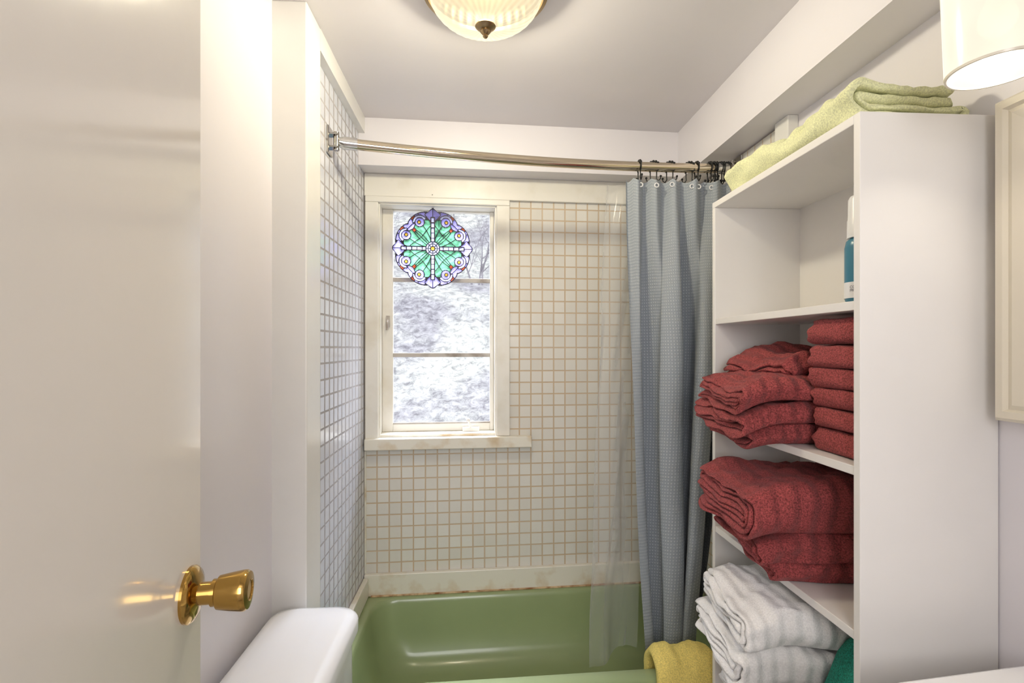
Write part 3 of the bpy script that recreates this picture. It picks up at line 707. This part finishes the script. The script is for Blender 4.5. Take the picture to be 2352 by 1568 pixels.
# ------------------------------------------------------------------ mirror, vanity lamp, vanity
mi = empty('framed_mirror', (.98, .62, 1.27)); tag(mi, 'wall mirror with cream moulded frame at the right edge', 'mirror')
my0, my1, mz0, mz1 = .30, .917, 1.267, 1.856
def framering(prf):
    b = nb(); ringsf = []
    for sy, sz in ((0, 0), (1, 0), (1, 1), (0, 1)):
        ringsf.append([b.verts.new((XR+h-.001, (my0+o_ if sy == 0 else my1-o_), (mz0+o_ if sz == 0 else mz1-o_))) for o_, h in prf])
    for a, c in zip(ringsf, ringsf[1:]+ringsf[:1]):
        for i in range(len(prf)): b.faces.new((a[i], a[(i+1) % len(prf)], c[(i+1) % len(prf)], c[i]))
    return b
obj('frame', framering([(0, 0), (0, -.040), (.006, -.047), (.018, -.046), (.022, -.038), (.030, -.040), (.048, -.036), (.056, -.026), (.060, -.018), (.060, 0)]), 'frame', mi)
obj('inner_edge', framering([(.0602, -.002), (.0602, -.022), (.064, -.022), (.064, -.002)]), 'goldedge', mi)
obj('mirror_glass', box(nb(), XR-.012, XR-.008, my0+.055, my1-.055, mz0+.055, mz1-.055), 'mirror', mi)
lx, ly = .803, .765
vl = empty('wall_lamp', (lx, ly, 1.83)); tag(vl, 'lit white glass wall lamp above the mirror', 'wall lamp')
T2 = Matrix.Translation((lx, ly, 0))
obj('lamp_shade', lathe(nb(), [(.0685, 1.985), (.0695, 1.98), (.0645, 1.835), (.0605, 1.835), (.0655, 1.978), (.0635, 1.982)], T2, 56), 'shade', vl, smooth=40)
obj('shade_rim', lathe(nb(), [(.0648, 1.8355), (.0640, 1.832), (.0610, 1.832), (.0602, 1.8355)], T2, 56), 'rim', vl, smooth=40)
obj('fitter', lathe(nb(), [(0, 2.005), (.03, 2.005), (.035, 1.988), (.068, 1.986), (.068, 1.983), (.03, 1.983), (.02, 1.95), (0, 1.95)], T2, 40), 'bronze', vl, smooth=40)
obj('bulb', lathe(nb(), [(0, 1.885), (.012, 1.888), (.022, 1.898), (.025, 1.912), (.02, 1.93), (.013, 1.945), (.012, 1.955)], T2, 24), 'bulb', vl, smooth=True)
obj('arm', tube(nb(), [(lx, ly, 2.0), (lx, ly, 2.03), (lx+.05, ly, 2.05), (XR-.01, ly, 2.03)], .009, 12), 'bronze', vl, smooth=50)
obj('back_plate', lathe(nb(), [(0, 0), (.055, 0), (.055, .008), (.045, .014), (0, .014)], Matrix.Translation((XR-.001, ly, 2.03)) @ Matrix.Rotation(-PI/2, 4, 'Y'), 40), 'bronze', vl, smooth=40)
va = empty('vanity', (.8, .4, 0)); tag(va, 'white bathroom vanity with a pale top, beside the shelf unit', 'vanity')
b = prism(nb(), [(.50, 0.0), (.998, 0.0), (.998, .861), (.63, .817), (.56, .80), (.515, .76), (.50, .70)], .815, .85); obj('countertop', b, 'porcelain', va, bevel=.006)
obj('cabinet_body', box(nb(), .56, .998, .02, .79, 0, .815), 'shelf', va, bevel=.002)
obj('cabinet_door', box(nb(), .545, .56, .04, .40, .1, .78), 'shelf', va, bevel=.003); obj('cabinet_door', box(nb(), .545, .56, .41, .77, .1, .78), 'shelf', va, bevel=.003)
# ------------------------------------------------------------------ light
def light(name, kind, loc, energy, col, **k):
    l = bpy.data.lights.new(name, kind); l.energy = energy; l.color = col
    for a, v in k.items(): setattr(l, a, v)
    o = bpy.data.objects.new(name, l); C.objects.link(o); o.location = loc; return o
light('ceiling_bulb', 'POINT', (cx, cy, 2.285), 74, (1, .985, .99), shadow_soft_size=.045)
light('wall_lamp_bulb', 'POINT', (lx, ly, 1.908), 7, (1, .95, .88), shadow_soft_size=.022)
h = light('hall_fill', 'AREA', (.12, -.9, 1.75), 24, (.995, .985, .99), shape='RECTANGLE', size=.9, size_y=1.0); h.rotation_euler = (math.radians(84), 0, 0)  # unseen area lamp added behind the camera to fill the room
d = light('window_fill', 'AREA', (-.2, 3.3, 3.0), 135, (.78, .84, 1), shape='RECTANGLE', size=1.4, size_y=1.0, spread=math.radians(110)); d.rotation_euler = (math.radians(-45), 0, 0)  # added area lamp above the view, boosts the light coming through the window
sun = light('sun', 'SUN', (0, 0, 8), 1.8, (.98, .98, 1), angle=.1); sun.rotation_euler = (math.radians(40), 0, math.radians(-12))
w = bpy.data.worlds.new('World'); S.world = w; w.use_nodes = True
bg = w.node_tree.nodes['Background']; bg.inputs['Color'].default_value = (.91, .93, 1, 1); bg.inputs['Strength'].default_value = 1.15
